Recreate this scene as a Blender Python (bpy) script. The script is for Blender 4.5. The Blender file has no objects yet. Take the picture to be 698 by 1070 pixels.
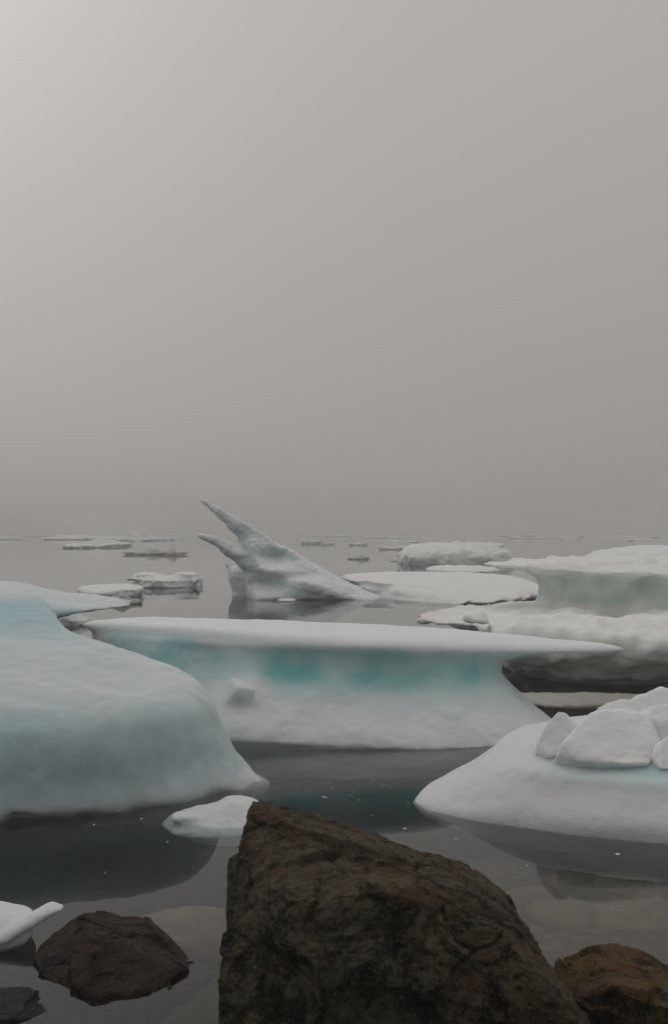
import bpy, bmesh, math, random
import numpy as np
from mathutils import Vector

random.seed(7)
C = bpy.context.scene.collection
SC = bpy.context.scene

# ------------------------------------------------------------------ camera
F = 1000.0          # focal length in photo pixels (photo 698 x 1070)
UC, VH, H = 349.0, 555.0, 1.6

def X(u, Y): return (u - UC) * Y / F
def Z(v, Y): return H - (v - VH) * Y / F
def YW(v): return H * F / (v - VH)          # where a waterline pixel lies
def P(u, v, Y): return (X(u, Y), Y, Z(v, Y))

cd = bpy.data.cameras.new('camera')
cam = bpy.data.objects.new('camera', cd); C.objects.link(cam)
cd.sensor_fit = 'VERTICAL'; cd.sensor_height = 36.0
cd.lens = 36.0 * F / 1070.0
cd.shift_y = (VH - 535.0) / 1070.0
cd.clip_start = 0.05; cd.clip_end = 6000
cam.location = (0, 0, H); cam.rotation_euler = (math.pi / 2, 0, 0)
SC.camera = cam

# ------------------------------------------------------------------ noise
_rng = np.random.RandomState(11)
_perm = _rng.permutation(256); _perm = np.concatenate([_perm, _perm, _perm])
_g = _rng.normal(size=(256, 3)); _g /= np.linalg.norm(_g, axis=1)[:, None]

def noise(p):
    """gradient noise, p: (n,3) -> (n,) about -1..1"""
    p = np.asarray(p, float)
    i = np.floor(p).astype(int); f = p - i
    w = f * f * f * (f * (f * 6 - 15) + 10)
    i &= 255
    out = np.zeros(len(p))
    for dx in (0, 1):
        wx = w[:, 0] if dx else 1 - w[:, 0]
        for dy in (0, 1):
            wy = w[:, 1] if dy else 1 - w[:, 1]
            for dz in (0, 1):
                wz = w[:, 2] if dz else 1 - w[:, 2]
                h = _perm[_perm[_perm[(i[:, 0] + dx) & 255] + ((i[:, 1] + dy) & 255)] + ((i[:, 2] + dz) & 255)]
                d = f - np.array([dx, dy, dz])
                out += wx * wy * wz * np.einsum('ij,ij->i', _g[h], d)
    return out * 1.5

def fbm(p, octv=4, gain=0.5, lac=2.03):
    p = np.asarray(p, float); a, s = 1.0, np.zeros(len(p))
    for k in range(octv):
        s += a * noise(p + 17.3 * k); p = p * lac; a *= gain
    return s

def ridged(p, octv=4, gain=0.5):
    p = np.asarray(p, float); a, s = 1.0, np.zeros(len(p))
    for k in range(octv):
        s += a * (1 - 2 * np.abs(noise(p + 9.1 * k))); p = p * 2.07; a *= gain
    return s

# ------------------------------------------------------------------ shape tools: every tool returns (verts, faces)
def stack(levels, n=88, sub=6, wob=0.05, wf=2.0, seed=0.0, tilt=(0, 0)):
    """a body given by plan outlines at rising heights: (z, xl, xr, yf, cy, yb[, pl, pr])"""
    L = []
    for l in levels:
        l = list(l)
        if len(l) < 8: l += [2.3] * (8 - len(l))
        L.append(l)
    L = np.array(L, float); m = len(L)
    T = np.zeros_like(L)
    T[1:-1] = (L[2:] - L[:-2]) / 2; T[0] = L[1] - L[0]; T[-1] = L[-1] - L[-2]
    rows = []
    for i in range(m - 1):
        for k in range(sub):
            t = k / sub
            a = 2*t**3 - 3*t**2 + 1; b = t**3 - 2*t**2 + t; c = -2*t**3 + 3*t**2; d = t**3 - t**2
            rows.append(a*L[i] + b*T[i]*0.8 + c*L[i+1] + d*T[i+1]*0.8)
    rows.append(L[-1])
    th = np.linspace(0, 2*np.pi, n, endpoint=False)
    cs, sn = np.cos(th), np.sin(th)
    V = []
    for r in rows:
        z, xl, xr, yf, cy, yb, pl, pr = r
        p = np.where(cs > 0, pr, pl); p = np.clip(p, 0.9, 8)
        cx = (xl + xr) / 2; ax = max((xr - xl) / 2, 0.005)
        ay = np.where(sn < 0, cy - yf, yb - cy)
        q = 1 + wob * fbm(np.stack([cs*wf + seed, sn*wf + seed*1.7, np.full(n, z*1.5 + seed)], 1), 3)
        x = cx + ax * np.sign(cs) * np.abs(cs)**(2/p) * q
        y = cy + ay * np.sign(sn) * np.abs(sn)**(2/p) * q
        V += [(a, b, z + tilt[0]*(a - 0) + tilt[1]*b) for a, b in zip(x, y)]
    F_ = []
    M = len(rows)
    for i in range(M - 1):
        for k in range(n):
            k2 = (k + 1) % n
            F_.append((i*n + k, i*n + k2, (i+1)*n + k2, (i+1)*n + k))
    F_.append(tuple(range(n))[::-1]); F_.append(tuple((M-1)*n + k for k in range(n)))
    return V, F_

def fin(poly, Yc, tfun, step=0.03, lean=None):
    """a body with a drawn side outline (x,z) and a thickness that grows inwards from its edge"""
    poly = np.array(poly, float); n = len(poly)
    lo, hi = poly.min(0) - step, poly.max(0) + step
    xs = np.arange(lo[0], hi[0] + step, step); zs = np.arange(lo[1], hi[1] + step, step)
    gx, gz = np.meshgrid(xs, zs, indexing='ij'); px, pz = gx.ravel(), gz.ravel()
    d = np.full(len(px), 1e9); ins = np.zeros(len(px), bool)
    for i in range(n):
        a, b = poly[i], poly[(i + 1) % n]; e = b - a
        t = np.clip(((px - a[0])*e[0] + (pz - a[1])*e[1]) / (e @ e + 1e-12), 0, 1)
        d = np.minimum(d, np.hypot(px - a[0] - t*e[0], pz - a[1] - t*e[1]))
        cr = (a[1] > pz) != (b[1] > pz)
        with np.errstate(divide='ignore', invalid='ignore'):
            xi = (b[0] - a[0]) * (pz - a[1]) / (b[1] - a[1] + 1e-15) + a[0]
        ins ^= cr & (px < xi)
    tf, tb = tfun(px, pz, d)
    edge = ~ins
    nx, nz = len(xs), len(zs)
    yc = Yc + (lean(px, pz) if lean else 0)
    yf = np.where(edge, yc - 0.004, yc - tf); yb = np.where(edge, yc + 0.004, yc + tb)
    V = [(a, b, c) for a, b, c in zip(px, yf, pz)] + [(a, b, c) for a, b, c in zip(px, yb, pz)]
    N = nx * nz; insg = ins.reshape(nx, nz)
    cell = insg[:-1, :-1] | insg[1:, :-1] | insg[:-1, 1:] | insg[1:, 1:]
    cell = insg[:-1, :-1] & insg[1:, :-1] & insg[:-1, 1:] & insg[1:, 1:]
    idx = lambda i, j: i*nz + j
    F_ = []; cnt = {}
    for i in range(nx - 1):
        for j in range(nz - 1):
            if not cell[i, j]: continue
            q = (idx(i, j), idx(i+1, j), idx(i+1, j+1), idx(i, j+1))
            F_.append(q); F_.append(tuple(N + k for k in q[::-1]))
            for k in range(4):
                e = (q[k], q[(k+1) % 4])
                if (e[1], e[0]) in cnt: del cnt[(e[1], e[0])]
                else: cnt[e] = 1
    for (a, b) in cnt: F_.append((b, a, N + a, N + b))
    used = sorted({k for f in F_ for k in f}); mp = {k: i for i, k in enumerate(used)}
    return [V[k] for k in used], [tuple(mp[k] for k in f) for f in F_]

def hull(pts):
    bm = bmesh.new()
    for p in pts: bm.verts.new(p)
    r = bmesh.ops.convex_hull(bm, input=bm.verts)
    for v in [v for v in bm.verts if not v.link_faces]: bm.verts.remove(v)
    bmesh.ops.recalc_face_normals(bm, faces=bm.faces)
    bm.verts.index_update()
    V = [tuple(v.co) for v in bm.verts]; F_ = [tuple(v.index for v in f.verts) for f in bm.faces]
    bm.free(); return V, F_

def block(c, size, rot=(0, 0, 0), seed=0, n=16, squash=1.0):
    """an angular chunk: the hull of points scattered on a rounded box"""
    r = random.Random(seed); pts = []
    from mathutils import Euler
    R = Euler(rot).to_matrix()
    for i in range(n):
        v = Vector([r.choice((-1, 1)) * r.uniform(0.45, 1.0) for _ in range(3)])
        m = max(abs(k) for k in v); v /= m
        v = Vector((v.x*size[0]/2, v.y*size[1]/2, v.z*size[2]/2))
        pts.append(Vector(c) + R @ v)
    return hull(pts)

def blob(c, size, seed=0, n=40):
    r = random.Random(seed); pts = []
    for i in range(n):
        v = Vector((r.gauss(0, 1), r.gauss(0, 1), r.gauss(0, 1))).normalized() * r.uniform(0.85, 1.0)
        pts.append((c[0] + v.x*size[0]/2, c[1] + v.y*size[1]/2, c[2] + v.z*size[2]/2))
    return hull(pts)

def merged(shapes):
    V, F_ = [], []
    for v, f in shapes:
        o = len(V); V += list(v); F_ += [tuple(i + o for i in q) for q in f]
    return V, F_

def body(name, shapes, mat, voxel, smooth=6, disp=None, attr=None, parent=None, pre=0):
    """fuse the shapes into one closed skin, roughen it, link it as one mesh object"""
    V, F_ = merged(shapes)
    me = bpy.data.meshes.new(name + '_raw'); me.from_pydata(V, [], F_); me.update()
    bm = bmesh.new(); bm.from_mesh(me); bmesh.ops.recalc_face_normals(bm, faces=bm.faces); bm.to_mesh(me); bm.free()
    tmp = bpy.data.objects.new('tmp', me); C.objects.link(tmp)
    m = tmp.modifiers.new('r', 'REMESH'); m.mode = 'VOXEL'; m.voxel_size = voxel; m.adaptivity = 0
    if smooth:
        s = tmp.modifiers.new('s', 'SMOOTH'); s.factor = 0.5; s.iterations = smooth
    dg = bpy.context.evaluated_depsgraph_get()
    out = bpy.data.meshes.new_from_object(tmp.evaluated_get(dg))
    bpy.data.objects.remove(tmp); bpy.data.meshes.remove(me)
    out.name = name
    n = len(out.vertices)
    co = np.empty(n*3); out.vertices.foreach_get('co', co); co = co.reshape(-1, 3)
    if disp:
        no = np.empty(n*3); out.vertices.foreach_get('normal', no); no = no.reshape(-1, 3)
        co = co + disp(co, no)
        out.vertices.foreach_set('co', co.ravel()); out.update()
    if attr:
        no = np.empty(n*3); out.vertices.foreach_get('normal', no); no = no.reshape(-1, 3)
        a = out.attributes.new('clear_ice', 'FLOAT', 'POINT')
        a.data.foreach_set('value', np.clip(attr(co, no), 0, 1).astype(np.float32))
    out.polygons.foreach_set('use_smooth', np.ones(len(out.polygons), bool))
    # origin at the base centre
    c = Vector(((co[:, 0].min() + co[:, 0].max())/2, (co[:, 1].min() + co[:, 1].max())/2, 0.0))
    if parent is not None: c = Vector(parent.location)
    co = co - np.array(c); out.vertices.foreach_set('co', co.ravel()); out.update()
    out.materials.append(mat)
    o = bpy.data.objects.new(name, out); C.objects.link(o)
    if parent is None: o.location = c
    else: o.parent = parent
    return o

def tag(o, label=None, cat=None, group=None, kind=None):
    if label: o['label'] = label
    if cat: o['category'] = cat
    if group: o['group'] = group
    if kind: o['kind'] = kind
    return o

def empty(name, loc):
    o = bpy.data.objects.new(name, None); C.objects.link(o); o.location = loc
    o.empty_display_size = 0.2
    bpy.context.view_layer.update()
    return o

# ------------------------------------------------------------------ materials
def new_mat(name):
    m = bpy.data.materials.new(name); m.use_nodes = True
    nt = m.node_tree; b = nt.nodes['Principled BSDF']
    return m, nt, b

def N(nt, t, **kw):
    n = nt.nodes.new(t)
    for k, v in kw.items():
        if k in n.inputs: n.inputs[k].default_value = v
        else: setattr(n, k, v)
    return n

def ramp(nt, fac, stops, interp='LINEAR'):
    r = nt.nodes.new('ShaderNodeValToRGB'); r.color_ramp.interpolation = interp
    e = r.color_ramp.elements
    while len(e) < len(stops): e.new(0.5)
    for k, (p, c) in zip(e, stops):
        k.position = p; k.color = (c[0], c[1], c[2], 1)
    nt.links.new(fac, r.inputs['Fac']); return r.outputs['Color']

def mixc(nt, fac, a, b, blend='MIX'):
    m = nt.nodes.new('ShaderNodeMix'); m.data_type = 'RGBA'; m.blend_type = blend
    for s, v in ((m.inputs['Factor'], fac), (m.inputs['A'], a), (m.inputs['B'], b)):
        if hasattr(v, 'is_linked'): nt.links.new(v, s)
        elif isinstance(v, (int, float)): s.default_value = v
        else: s.default_value = (*v, 1)
    return m.outputs['Result']

def math_(nt, op, a, b=None):
    m = nt.nodes.new('ShaderNodeMath'); m.operation = op
    for s, v in ((m.inputs[0], a), (m.inputs[1], b)):
        if v is None: continue
        if hasattr(v, 'is_linked'): nt.links.new(v, s)
        else: s.default_value = v
    return m.outputs[0]

def ice_mat(name, scale=1.0, white=(0.80, 0.82, 0.83), pale=(0.58, 0.72, 0.74), deep=(0.17, 0.52, 0.52),
            dirt=0.0, sss=0.5, bump=1.0, mott=0.25):
    m, nt, b = new_mat(name)
    tc = nt.nodes.new('ShaderNodeTexCoord')
    at = N(nt, 'ShaderNodeAttribute', attribute_name='clear_ice')
    n1 = N(nt, 'ShaderNodeTexNoise', Scale=1.6/scale, Detail=6.0, Roughness=0.6)
    n2 = N(nt, 'ShaderNodeTexNoise', Scale=9.0/scale, Detail=5.0, Roughness=0.65)
    for n in (n1, n2): nt.links.new(tc.outputs['Object'], n.inputs['Vector'])
    f = math_(nt, 'ADD', at.outputs['Fac'],
              math_(nt, 'MULTIPLY', math_(nt, 'SUBTRACT', n1.outputs['Fac'], 0.5), mott*1.6))
    f = math_(nt, 'ADD', f, math_(nt, 'MULTIPLY', math_(nt, 'SUBTRACT', n2.outputs['Fac'], 0.5), mott*0.6))
    col = ramp(nt, f, [(0.0, white), (0.12, white), (0.5, pale), (0.95, deep)])
    if dirt > 0:
        d = ramp(nt, n1.outputs['Fac'], [(0.42, (0, 0, 0)), (0.7, (1, 1, 1))])
        col = mixc(nt, math_(nt, 'MULTIPLY', d, dirt), col, (0.30, 0.27, 0.22))
    nt.links.new(col, b.inputs['Base Color'])
    b.inputs['Subsurface Weight'].default_value = sss
    b.inputs['Subsurface Radius'].default_value = (0.55, 0.85, 1.0)
    b.inputs['Subsurface Scale'].default_value = 0.09 * scale
    b.inputs['IOR'].default_value = 1.31
    # snow is dull, bare wet ice has a sheen
    nt.links.new(math_(nt, 'SUBTRACT', 0.72, math_(nt, 'MULTIPLY', at.outputs['Fac'], 0.28)), b.inputs['Roughness'])
    b.inputs['Specular IOR Level'].default_value = 0.35
    g1 = N(nt, 'ShaderNodeTexNoise', Scale=7.0/scale, Detail=6.0, Roughness=0.55)
    g2 = N(nt, 'ShaderNodeTexNoise', Scale=70.0/scale, Detail=4.0, Roughness=0.6)
    for g in (g1, g2): nt.links.new(tc.outputs['Object'], g.inputs['Vector'])
    bp1 = N(nt, 'ShaderNodeBump', Strength=0.35*bump, Distance=0.06*scale)
    bp2 = N(nt, 'ShaderNodeBump', Strength=0.38*bump, Distance=0.012*scale)
    nt.links.new(g1.outputs['Fac'], bp1.inputs['Height']); nt.links.new(g2.outputs['Fac'], bp2.inputs['Height'])
    nt.links.new(bp1.outputs['Normal'], bp2.inputs['Normal']); nt.links.new(bp2.outputs['Normal'], b.inputs['Normal'])
    return m

def rock_mat(name, brown=(0.092, 0.055, 0.030), dark=(0.018, 0.016, 0.0115), pale=(0.105, 0.095, 0.066), top=0.7, scale=1.0, rough=0.75, spec=0.12):
    m, nt, b = new_mat(name)
    tc = nt.nodes.new('ShaderNodeTexCoord'); ge = nt.nodes.new('ShaderNodeNewGeometry')
    def tex(s, d=8.0, r=0.62, dist=0.0):
        n = N(nt, 'ShaderNodeTexNoise', Scale=s/scale, Detail=d, Roughness=r, Distortion=dist)
        nt.links.new(tc.outputs['Object'], n.inputs['Vector']); return n.outputs['Fac']
    big, mid, fine, grain = tex(2.4, dist=0.6), tex(8.0, dist=1.6), tex(30.0, 8, 0.72, 0.8), tex(120.0, 4, 0.7)
    vein, blot = tex(4.5, 10, 0.72, 2.0), tex(5.5, 10, 0.75, 1.0)
    # brown on upward-facing planes, dark tone on steep and downward ones
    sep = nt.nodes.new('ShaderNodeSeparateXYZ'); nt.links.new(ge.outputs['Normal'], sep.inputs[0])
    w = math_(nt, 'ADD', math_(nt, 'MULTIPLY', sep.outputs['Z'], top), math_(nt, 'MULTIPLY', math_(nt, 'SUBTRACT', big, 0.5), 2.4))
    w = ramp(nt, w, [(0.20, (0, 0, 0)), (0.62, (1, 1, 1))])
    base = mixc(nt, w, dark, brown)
    base = mixc(nt, ramp(nt, mid, [(0.47, (0, 0, 0)), (0.60, (0.9, 0.9, 0.9))]), base, mixc(nt, 0.7, base, pale))
    base = mixc(nt, ramp(nt, vein, [(0.47, (0, 0, 0)), (0.515, (0.9, 0.9, 0.9)), (0.57, (0, 0, 0))]), base, tuple(1.25*k for k in pale))
    base = mixc(nt, ramp(nt, blot, [(0.40, (1, 1, 1)), (0.49, (0, 0, 0))]), base, tuple(0.22*k for k in dark))
    base = mixc(nt, ramp(nt, fine, [(0.34, (0.9, 0.9, 0.9)), (0.48, (0, 0, 0))]), base, tuple(0.3*k for k in dark))
    base = mixc(nt, ramp(nt, grain, [(0.56, (0, 0, 0)), (0.68, (0.8, 0.8, 0.8))]), base, tuple(1.5*k for k in pale))
    nt.links.new(base, b.inputs['Base Color'])
    nt.links.new(math_(nt, 'ADD', math_(nt, 'MULTIPLY', mid, 0.4), rough - 0.2), b.inputs['Roughness'])
    b.inputs['Specular IOR Level'].default_value = spec
    prev = None
    for h, s, d in ((mid, 0.8, 0.04), (blot, 0.7, 0.03), (fine, 0.9, 0.018), (grain, 0.6, 0.005)):
        bp = N(nt, 'ShaderNodeBump', Strength=s, Distance=d*scale); nt.links.new(h, bp.inputs['Height'])
        if prev: nt.links.new(prev, bp.inputs['Normal'])
        prev = bp.outputs['Normal']
    nt.links.new(prev, b.inputs['Normal'])
    return m

ICE_BLUE = ice_mat('pale_blue_ice', white=(0.63, 0.69, 0.715), pale=(0.40, 0.555, 0.61), bump=0.6, mott=0.16)
ICE_TEAL = ice_mat('banded_teal_ice', white=(0.765, 0.80, 0.83), bump=0.6, mott=0.30)
ICE_WHITE = ice_mat('white_ice', white=(0.68, 0.70, 0.72), bump=0.6, mott=0.22)
ICE_BLOCK = ice_mat('fresh_white_ice', white=(0.78, 0.80, 0.83), bump=0.8, mott=0.2)
ICE_SLUSH = ice_mat('slushy_ice', white=(0.42, 0.41, 0.38), pale=(0.34, 0.36, 0.34), deep=(0.2, 0.26, 0.24), dirt=0.5, sss=0.2)
ICE_GREEN = ice_mat('grey_green_ice', scale=2.0, white=(0.80, 0.81, 0.79), pale=(0.60, 0.71, 0.68), deep=(0.28, 0.48, 0.46), bump=0.8)
ICE_WING = ice_mat('wing_ice', scale=2.0, white=(0.78, 0.81, 0.825), pale=(0.50, 0.655, 0.68), deep=(0.20, 0.42, 0.43), bump=0.9, mott=0.3)
ICE_FAR = ice_mat('far_ice', scale=4.0, white=(0.80, 0.81, 0.81), pale=(0.50, 0.63, 0.64), deep=(0.25, 0.42, 0.43), sss=0.2, bump=0.45)
ICE_DIRTY = ice_mat('dirty_ice', scale=3.0, white=(0.50, 0.49, 0.45), pale=(0.36, 0.40, 0.37), deep=(0.2, 0.26, 0.24), dirt=0.7, sss=0.1)
ROCK = rock_mat('brown_weathered_rock')
ROCK_RED = rock_mat('dark_red_rock', brown=(0.050, 0.021, 0.015), dark=(0.012, 0.0095, 0.008), pale=(0.044, 0.028, 0.021), rough=0.6, spec=0.2)
ROCK_OCHRE = rock_mat('ochre_rock', brown=(0.140, 0.066, 0.024), pale=(0.110, 0.078, 0.036))
ROCK_DARK = rock_mat('dark_wet_rock', brown=(0.014, 0.012, 0.009), dark=(0.007, 0.0065, 0.006), pale=(0.022, 0.02, 0.016), rough=0.5, spec=0.25)

# ------------------------------------------------------------------ ice roughening
def ice_disp(a1=0.03, f1=1.6, a2=0.012, f2=5.0, a3=0.004, f3=17.0, seed=0.0, zs=1.0):
    def d(co, no):
        q = co * np.array([1, 1, zs]) + seed
        h = a1*fbm(q*f1, 2) + a2*ridged(q*f2, 2)*-1 + a3*fbm(q*f3, 3)
        return no * h[:, None]
    return d

def gauss(co, c, s):
    d = (co - np.array(c)) / np.array(s)
    return np.exp(-0.5*(d*d).sum(1))

def sm(x, a, b):
    t = np.clip((x - a)/(b - a), 0, 1); return t*t*(3 - 2*t)

# ================================================================== ICE NEAR THE SHORE
# 1. the big pale blue berg running out of the frame
xl = -5.2
dome = stack([
    (-0.60, xl, -0.62, 5.6, 6.2, 7.0, 2.2, 2.0),
    (-0.30, xl, -0.46, 5.38, 6.2, 7.0, 2.2, 1.9),
    (-0.05, xl, -0.47, 5.17, 6.2, 7.0, 2.2, 1.8),
    (0.0, xl, -0.48, 5.13, 6.2, 7.0, 2.2, 1.8),
    (0.03, xl, -0.50, 5.10, 6.2, 7.0, 2.2, 1.9),
    (0.18, xl, -0.62, 5.13, 6.2, 7.1, 2.2, 2.0),
    (0.34, xl, -0.71, 5.17, 6.2, 7.1, 2.2, 2.2),
    (0.50, xl, -0.78, 5.26, 6.2, 7.1, 2.2, 2.3),
    (0.61, xl, -0.90, 5.42, 6.25, 7.2, 2.2, 2.3),
    (0.695, xl, -1.15, 5.72, 6.35, 7.3, 2.2, 2.2),
    (0.77, xl, -1.42, 6.02, 6.45, 7.3, 2.2, 2.1),
    (0.84, xl, -1.72, 6.35, 6.7, 7.5, 2.2, 2.1),
    (0.90, xl, -1.98, 6.65, 6.9, 7.9, 2.2, 2.1),
    (0.96, xl, -2.20, 7.00, 7.2, 8.8, 2.2, 2.1),
    (1.02, xl, -2.48, 7.40, 7.8, 9.2, 2.2, 2.1),
    (1.08, xl + 0.3, -2.9, 7.9, 8.5, 9.4, 2.2, 2.1)], wob=0.012, seed=3.1)
shelf = stack([
    (0.10, -5.0, -3.2, 8.4, 9.0, 9.8),
    (0.60, -5.0, -2.95, 8.2, 9.0, 9.9),
    (0.78, -5.0, -2.62, 7.9, 9.0, 10.2),
    (0.845, -5.0, -2.30, 7.7, 9.0, 10.4, 2.3, 1.9),
    (0.88, -5.0, -1.98, 7.7, 9.1, 10.5, 2.3, 1.6),
    (0.92, -5.0, -1.95, 7.8, 9.2, 10.5, 2.3, 1.6),
    (0.965, -5.0, -2.2, 8.2, 9.3, 10.4, 2.3, 1.8),
    (1.03, -5.0, -2.75, 8.5, 9.3, 10.2),
    (1.09, -5.0, -3.1, 8.8, 9.4, 10.0)], wob=0.07, wf=3, seed=8.0)
lip = stack([(-0.3, -0.75, -0.42, 5.95, 6.15, 6.5), (-0.05, -0.8, -0.40, 5.9, 6.13, 6.5, 2, 1.5), (0.03, -0.85, -0.45, 5.92, 6.15, 6.5, 2, 1.5), (0.12, -0.95, -0.6, 6.0, 6.2, 6.5)], wob=0.03)
def flutes(co, no):
    base = ice_disp(0.05, 1.0, 0.010, 3.5, 0.003, 14, 2.0, 0.6)(co, no)
    q = np.stack([co[:, 0]*3.6 + co[:, 1]*1.4, co[:, 1]*1.5, co[:, 2]*0.55], 1)      # soft vertical melt flutes low on the face
    h = 0.040*noise(q) + 0.018*noise(q*2.3 + 5) - 0.035*sm(co[:, 2], 0.08, 0.0)*np.maximum(noise(q*1.4 + 9), 0)
    return base + no * (h * (1 - sm(co[:, 2], 0.25, 0.75)))[:, None]
o = body('iceberg', [dome, shelf, lip], ICE_BLUE, 0.024, 8, flutes,
         lambda co, no: 0.20 + 0.30*sm(co[:, 2], 0.95, 0.80)*0 + 0.42*gauss(co, (-2.7, 7.3, 0.98), (0.7, 0.8, 0.12)) - 0.18*gauss(co, (-1.5, 5.9, 0.68), (0.8, 0.5, 0.13))
         + 0.22*gauss(co, (-1.9, 5.4, 0.35), (0.9, 0.8, 0.28)) - 0.35*sm(co[:, 2], 1.02, 1.12) - 0.3*sm(co[:, 1], 8.3, 9)*sm(no[:, 2], 0.2, 0.8)
         - 0.2*sm(co[:, 2], 0.12, 0.0))
tag(o, 'massive smooth pale blue iceberg with rounded shoulder, its face fluted down to the dark water', 'iceberg')

# 2. the long berg with the teal band and the thin pointed shelf
tl = -0.045
mid = stack([
    (-0.80, -1.9, 1.8, 7.0, 7.9, 8.8),
    (-0.40, -2.0, 1.85, 6.98, 7.9, 8.9),
    (-0.06, -2.1, 1.84, 7.0, 7.9, 9.0, 2.4, 2.4),
    (0.0, -2.1, 1.85, 6.98, 7.9, 9.0, 2.4, 2.4),
    (0.045, -2.1, 1.86, 6.96, 7.9, 9.0, 2.4, 2.4),
    (0.14, -2.1, 1.76, 7.02, 7.9, 8.9, 2.4, 2.5),
    (0.27, -2.1, 1.58, 7.16, 7.9, 8.8, 2.4, 2.8),
    (0.40, -2.05, 1.44, 7.30, 7.9, 8.7, 2.3, 3.0),
    (0.52, -2.0, 1.37, 7.40, 7.9, 8.6, 2.2, 3.2),
    (0.62, -1.98, 1.44, 7.42, 7.9, 8.6, 2.0, 2.8),
    (0.675, -1.98, 1.80, 7.38, 7.9, 8.6, 1.8, 1.9),
    (0.702, -2.02, 2.28, 7.35, 7.9, 8.6, 1.6, 1.45),
    (0.735, -2.07, 2.42, 7.35, 7.9, 8.6, 1.5, 1.35),
    (0.772, -1.98, 2.22, 7.40, 7.9, 8.6, 1.6, 1.4),
    (0.795, -1.8, 1.6, 7.5, 7.95, 8.5, 1.9, 1.7)], n=128, wob=0.022, wf=2.5, seed=1.3, tilt=(tl, 0))
knob = block((X(250, 7.22), 7.25, Z(724, 7.22)), (0.18, 0.24, 0.17), (0.1, 0.3, 0.3), 5)
knob2 = blob((X(262, 7.25), 7.32, Z(742, 7.25)), (0.5, 0.4, 0.3), 4)
def mid_disp(co, no):
    return ice_disp(0.028, 2.2, 0.007, 5.0, 0.0035, 18, 4.0)(co, no) * (1 - 0.6*sm(co[:, 2] - tl*co[:, 0], 0.62, 0.72))[:, None]
def mid_attr(co, no):
    z = co[:, 2] - tl*co[:, 0]
    w_ = noise(np.stack([co[:, 0]*1.7, co[:, 1]*0.4, co[:, 2]*1.5 + 7], 1)); w2_ = noise(co*np.array([4.0, 1, 5.0]))
    z = z - 0.05*w_ - 0.025*w2_
    band = sm(z, 0.22, 0.48) * sm(z, 0.73, 0.66) * (0.85 + 0.5*w_ + 0.35*w2_)
    b = 0.14 + band * (0.31 + 0.30*gauss(co, (-0.45, 7.4, 0.52), (0.45, 9, 0.17)) + 0.36*gauss(co, (0.50, 7.4, 0.50), (0.50, 9, 0.17))
                + 0.22*gauss(co, (-1.3, 7.4, 0.55), (0.5, 9, 0.2)) + 0.35*gauss(co, (1.15, 7.4, 0.47), (0.10, 9, 0.05)))
    b -= 0.35*sm(z, 0.70, 0.75)
    b -= 0.22*sm(z, 0.30, 0.12)
    return b - 1.2*gauss(co, (X(250, 7.22), 7.2, Z(728, 7.22)), (0.12, 0.25, 0.10))
o = body('iceberg', [mid, knob, knob2], ICE_TEAL, 0.018, 4, mid_disp, mid_attr)
tag(o, 'long low iceberg with a turquoise band under its snow rim and one thin pointed shelf', 'iceberg')

# 3. the white floe heaped with angular blocks
fl = empty('ice_floe', (X(640, 5.8), 5.8, 0))
tag(fl, 'broad white ice floe sloping into the water with angular blocks frozen onto its top', 'ice floe')
base = stack([
    (-0.50, 0.8, 4.2, 5.0, 5.6, 7.2, 1.7, 2.0),
    (-0.25, 0.55, 4.3, 4.84, 5.62, 7.3, 1.6, 2.0),
    (-0.06, 0.46, 4.4, 4.76, 5.63, 7.4, 1.5, 2.0),
    (0.02, 0.47, 4.4, 4.745, 5.64, 7.4, 1.5, 2.0),
    (0.08, 0.60, 4.38, 4.75, 5.65, 7.3, 1.6, 2.0),
    (0.15, 0.74, 4.34, 4.83, 5.65, 7.2, 1.7, 2.0),
    (0.22, 0.87, 4.30, 4.91, 5.65, 7.1, 1.8, 2.0),
    (0.275, 1.02, 4.25, 5.02, 5.65, 7.0),
    (0.315, 1.20, 4.2, 5.18, 5.65, 6.9),
    (0.345, 1.36, 4.0, 5.33, 5.65, 6.7),
    (0.375, 1.46, 3.9, 5.45, 5.75, 6.6),
    (0.41, 1.62, 3.7, 5.56, 5.85, 6.5),
    (0.43, 1.9, 3.6, 5.64, 5.9, 6.4)], n=120, wob=0.02, seed=5.5)
def pxhull(pts): return hull([P(*p) for p in pts])
blocks = [
    [(560, 783, 6.05), (562, 765, 6.05), (583, 741, 6.1), (592, 744, 6.1), (606, 758, 6.1), (612, 786, 5.95), (572, 790, 5.95), (565, 770, 6.35), (590, 752, 6.35), (598, 785, 6.35)],
    [(578, 790, 5.85), (586, 777, 5.85), (604, 753, 6.0), (622, 741, 6.1), (655, 737, 6.2), (664, 742, 6.15), (680, 745, 6.1), (689, 772, 5.95), (690, 786, 5.85), (678, 795, 5.75), (676, 799, 5.7), (640, 797, 5.7), (605, 795, 5.75), (598, 775, 6.5), (650, 750, 6.5), (685, 770, 6.5)],
    [(645, 737, 6.6), (664, 727, 6.6), (689, 716, 6.65), (696, 718, 6.7), (715, 730, 6.6), (720, 745, 6.5), (660, 745, 6.5), (650, 740, 7.0), (700, 725, 7.0), (690, 760, 6.9)],
    [(664, 746, 6.35), (684, 735, 6.35), (715, 732, 6.4), (735, 745, 6.4), (735, 775, 6.2), (682, 776, 6.12), (666, 764, 6.15), (690, 745, 6.7), (730, 745, 6.7)],
    [(682, 776, 5.85), (696, 766, 5.85), (722, 768, 5.85), (728, 785, 5.8), (722, 805, 5.65), (690, 803, 5.65), (678, 790, 5.75), (700, 770, 6.2), (725, 775, 6.2)],
]
block_hulls = [hull([P(u, v, Y*0.912) for u, v, Y in bp] + [(X(u, Y*0.912), Y*0.912 + 0.10, 0.24) for u, v, Y in bp if v > 765]) for bp in blocks]
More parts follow.
